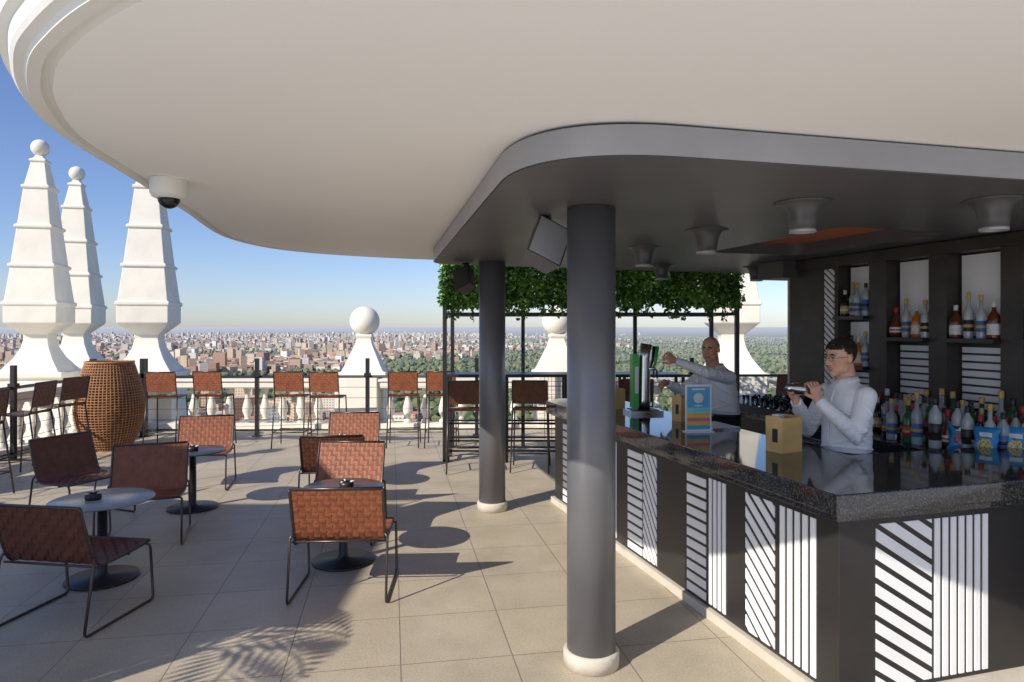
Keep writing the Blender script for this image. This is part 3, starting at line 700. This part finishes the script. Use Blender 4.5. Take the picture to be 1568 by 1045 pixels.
# ------------------------------------------------------------ people
def rotd(d,n,a): return (d*math.cos(a)+n*math.sin(a)).normalized()
def hand(b,wr,d,nr,side,curls=(.5,.9,.6),m=skin,sp=.06):
    wr=V(wr);d=V(d).normalized();nr=V(nr);nr=(nr-d*nr.dot(d)).normalized(); lat=d.cross(nr)*side
    b.loft([(wr-d*.03,lat*.026,nr*.02),(wr,lat*.027,nr*.019),(wr+d*.03,lat*.035,nr*.018),(wr+d*.065,lat*.042,nr*.016),(wr+d*.09,lat*.041,nr*.012)],m,14)
    for k,(o,l) in enumerate(((.031,.072),(.0105,.080),(-.0105,.075),(-.031,.059))):
        p=wr+d*.082+lat*o; dd=(d+lat*sp*(1.5-k)).normalized(); n2=(nr-dd*nr.dot(dd)).normalized(); a=0; pts=[p-dd*.01]; rs=[.0095]
        for q,c in zip((.45,.32,.27),curls):
            a+=c*(1+.04*k); pts.append(p); rs.append(.0092-.0006*len(rs)); p=p+rotd(dd,n2,a)*l*q
        pts.append(p); rs.append(.0062); b.tube(pts,rs,m,8)
    p=wr+d*.022+lat*.026+nr*.006; td=(lat*.65+d*.6+nr*.45).normalized(); td2=(lat*.1+d*.65+nr*.75).normalized()
    b.tube([p-td*.01,p+td*.04,p+td*.04+td2*.032,p+td*.04+td2*.035+(td2+nr).normalized()*.024],[.014,.0115,.0098,.0075],m,8)
def head(par,loc,rx,rz,hairk,glasses,skin):
    e=empty('head',loc,0,par); e.rotation_euler=(rx,0,rz)
    b=MB(); E=lambda c,r_,R=None:b.ell(c,r_,skin,20,14,R=R)
    E((0,-.012,.032),(.075,.096,.083)); E((0,.022,-.015),(.067,.068,.082)); E((0,.030,-.062),(.055,.054,.046)); E((0,.064,-.094),(.027,.022,.019))
    E((0,.070,.034),(.052,.018,.012))
    for s in (-1,1):
        E((s*.036,.058,-.025),(.025,.026,.024)); E((s*.078,-.004,-.004),(.009,.018,.030),Euler((0,0,s*.3)).to_matrix()); E((s*.013,.094,-.028),(.010,.011,.008)); E((s*.048,.015,-.06),(.018,.045,.032))
    b.tube([(0,.080,.025),(0,.093,.005),(0,.106,-.020),(0,.100,-.030)],[.010,.011,.014,.010],skin,10)
    E((0,.080,-.058),(.024,.013,.015))
    b.tube([(0,-.035,-.19),(0,-.03,-.11),(0,-.02,-.04)],[.066,.060,.060],skin,16)
    b.obj('face',parent=e,remesh=.0042,smooth=4)
    b=MB()
    for s in (-1,1):
        b.ell((s*.030,.0775,.010),(.0135,.012,.0085),eyew,14,10); b.ell((s*.030,.0875,.010),(.0055,.003,.0055),iris,10,8)
        b.tube([(s*.015,.0895,.030),(s*.030,.0905,.0345),(s*.047,.080,.029)],[.004,.0048,.0025],hair,6)
        b.tube([(s*.016,.087,.0165),(s*.030,.0915,.0195),(s*.045,.080,.0145)],[.0015,.0022,.0015],hair,5)
    b.tube([(-.027,.082,-.052),(-.012,.0935,-.054),(0,.0955,-.0545),(.012,.0935,-.054),(.027,.082,-.052)],[.002,.004,.004,.004,.002],lip,8)
    b.tube([(-.024,.083,-.0535),(-.010,.0925,-.0585),(.010,.0925,-.0585),(.024,.083,-.0535)],[.001,.004,.004,.001],teeth,8)
    b.tube([(-.025,.082,-.056),(-.012,.091,-.064),(0,.0945,-.066),(.012,.091,-.064),(.025,.082,-.056)],[.002,.0045,.005,.0045,.002],lip,8)
    b.obj('features',parent=e)
    if hairk=='full':
        b=MB(); b.ell((0,-.018,.036),(.081,.101,.090),hair,44,30,cond=lambda q:(q.z>.040+max(0,q.y)*.35) or (q.y<.035 and q.z>-.005) or (q.y<-.02 and q.z>-.075))
        for _ in range(900):
            a=random.uniform(0,6.28); t=random.uniform(0,1.25); q=V((.082*math.sin(t)*math.cos(a),.100*math.sin(t)*math.sin(a),.089*math.cos(t)))
            p=V((0,-.018,.036))+q; nn=q.normalized(); f=V((.35,.75,.25))+V((random.gauss(0,.25),random.gauss(0,.2),random.gauss(0,.15))); f=(f-nn*f.dot(nn)).normalized()
            b.tube([p-f*.014,p+nn*.006,p+f*.016+nn*.007],[.0025,.003,.0008],hair,4)
        b.obj('hair',parent=e)
    else:
        b=MB(); stub=M('stubble',(.30,.17,.12),.7)
        b.ell((0,-.014,.025),(.0765,.0965,.082),stub,32,22,cond=lambda q:(q.y<.01 and -.06<q.z<.02)); b.obj('cropped_hair',parent=e)
    if glasses:
        b=MB()
        for s in (-1,1):
            b.tube([(s*.031+.021*math.cos(t),.098,.008+.015*math.sin(t)) for t in np.linspace(0,6.28,20)[:-1]],.0014,black,5,closed=True)
            b.tube([(s*.052,.097,.012),(s*.074,.07,.012),(s*.083,-.01,.010)],.0014,black,5)
        b.tube([(-.010,.098,.010),(.010,.098,.010)],.0014,black,5); b.obj('glasses',parent=e)
def person(loc,rz,lean,shL,elL,wrL,shR,elR,wrR,hL,hR,hd,hrx,hrz,hairk,gl,nb,sk_):
    P=empty('bartender',loc,rz); b=MB()
    yc=lambda z: lean*(z-.92)**1.2/.5 if z>.92 else 0
    secs=[]
    for z,hw,hdp in ((1.00,.158,.118),(1.04,.166,.126),(1.09,.172,.132),(1.16,.170,.130),(1.24,.176,.130),(1.33,.186,.124),(1.39,.182,.108),(1.435,.150,.088),(1.47,.095,.072),(1.495,.066,.062)):
        secs.append(((0,yc(z),z),(hw,0,0),(0,hdp,0)))
    b.loft(secs,shirt,24)
    for sh,el,wr in ((shL,elL,wrL),(shR,elR,wrR)):
        sh,el,wr=V(sh),V(el),V(wr); b.ell(sh,(.066,.066,.064),shirt,14,10)
        f=(wr-el).normalized(); u=(el-sh).normalized()
        b.tube([sh,sh.lerp(el,.35),sh.lerp(el,.8),el+(u-f)*.006,el.lerp(wr,.25),el.lerp(wr,.6),wr-f*.012],[.066,.062,.056,.053,.051,.044,.036],shirt,14)
        for t,rr,tl in ((.92,.070,.5),(.78,.070,-.6),(.6,.072,.55),(.35,.074,-.5)):
            c=sh.lerp(el,t); b.ell(c,(rr,rr*.95,.011),shirt,14,8,R=u.to_track_quat('Z','Y').to_matrix()@Euler((tl,tl*.6,0)).to_matrix())
        for t,rr,tl in ((.08,.067,.5),(.20,.064,-.5),(.34,.060,.6),(.50,.056,-.5),(.66,.052,.5)):
            c=el.lerp(wr,t); b.ell(c,(rr,rr*.95,.010),shirt,14,8,R=f.to_track_quat('Z','Y').to_matrix()@Euler((tl,tl*.5,0)).to_matrix())
        c=wr-f*.02; b.ell(c,(.040,.040,.018),shirt,16,8,R=f.to_track_quat('Z','Y').to_matrix())
    for z,tx,ty,g in ((1.05,.12,.1,.182),(1.10,-.15,.3,.188),(1.16,.35,-.25,.188),(1.22,.45,.35,.192),(1.29,.4,-.4,.198)):
        b.ell((0,yc(z),z),(g,.143,.013),shirt,24,8,R=Euler((tx,ty,0)).to_matrix())
    b.obj('shirt',parent=P,remesh=.007,smooth=2)
    nbv=V(nb); b=MB()
    vs=[];K=24
    for i in range(K):
        t=2*math.pi*i/K+math.pi/2; op=abs(math.sin((t-math.pi/2)/2))**.35
        c_=V((math.cos(t),math.sin(t),0))
        for r_,z_ in ((.064,.035*op-.012),(.068,.040*op-.010),(.085,-.006-.030*(1-op))): vs.append(nbv+V((c_.x*r_,c_.y*r_+.004,z_)))
    b.add(vs,[(3*i,3*i+3,3*i+4,3*i+1) for i in range(K-1)]+[(3*i+1,3*i+4,3*i+5,3*i+2) for i in range(K-1)],shirt,True)
    b.tube([(0,yc(z)+q,z) for z,q in ((1.05,.140),(1.12,.143),(1.2,.141),(1.3,.134),(1.38,.117),(1.43,.098))],.006,shirt,6)
    for i in range(5):
        z=1.37-i*.07; b.ell((0,yc(z)+(.1465 if z<1.3 else .136 if z<1.34 else .128),z),(.005,.003,.005),lms[0],8,6)
    b.obj('collar_and_placket',parent=P)
    b=MB(); b.loft([((0,0,.80),(.15,0,0),(0,.115,0)),((0,0,.88),(.17,0,0),(0,.125,0)),((0,0,.98),(.168,0,0),(0,.126,0)),((0,yc(1.03),1.03),(.166,0,0),(0,.126,0))],trous,20)
    for s in (-1,1):
        b.tube([(s*.085,0,.86),(s*.09,.01,.7),(s*.10,.015,.48),(s*.105,-.01,.3),(s*.105,-.02,.07)],[.092,.085,.062,.06,.052],trous,14)
    b.obj('trousers',parent=P,remesh=.012,smooth=4)
    b=MB(); b.loft([((0,yc(z),z),(r_,0,0),(0,r_-.040,0)) for r_,z in ((.168,1.005),(.174,1.007),(.174,1.037),(.168,1.039))],black,28); b.loft([((0,yc(1.02)+.134,1.022),(.022,0,0),(0,0,.015)),((0,yc(1.02)+.138,1.022),(.022,0,0),(0,0,.015))],steel,4); b.obj('belt',parent=P)
    b=MB(); 
    for s in (-1,1): b.loft([((s*.105,-.09,.04),(.03,0,0),(0,0,.035)),((s*.105,-.05,.045),(.04,0,0),(0,0,.043)),((s*.107,.06,.035),(.045,0,0),(0,0,.033)),((s*.11,.15,.026),(.04,0,0),(0,0,.024)),((s*.11,.18,.022),(.02,0,0),(0,0,.016))],black,14)
    b.obj('shoes',parent=P)
    for nm,h_,wr,sd in (('left_hand',hL,wrL,1),('right_hand',hR,wrR,-1)):
        b=MB(); hand(b,wr,h_[0],h_[1],h_[2],h_[3],sk_); b.obj(nm,parent=P,remesh=.0032,smooth=3)
    head(P,hd,hrx,hrz,hairk,gl,sk_)
    return P
th1=math.radians(106)
p1=person((2.18,4.45,.01),th1,.0,(-.165,.0,1.40),(-.205,.11,1.16),(-.056,.27,1.375),(.165,.0,1.40),(.215,.12,1.15),(.056,.345,1.365),
  ((0,.25,.95),(1,0,0),1,(.55,.95,.6)),((0,.25,.95),(-1,0,0),-1,(.55,.95,.6)),(0,.05,1.635),-.12,.02,'full',True,(0,.0,1.495),skin)
b=MB(); b.tube([(0,.20,1.415),(0,.215,1.417),(0,.34,1.437),(0,.40,1.445),(0,.43,1.45),(0,.455,1.453)],[.030,.033,.038,.036,.024,.021],steel,24); b.obj('cocktail_shaker',parent=p1)
th2=math.radians(115.5)
p2=person((2.0,6.42,0),th2,.10,(-.165,.10,1.385),(-.17,.35,1.43),(-.02,.595,1.54),(.165,.11,1.39),(.21,.33,1.24),(.09,.60,1.33),
  ((.1,.75,.45),(.9,-.1,-.2),1,(.7,1.0,.7)),((-.2,.9,.15),(-.6,0,-.6),-1,(.7,1.0,.7)),(-.02,.19,1.637),-.12,.45,'bald',False,(0,.105,1.475),skin2)
print('OBJS',len(D.objects))
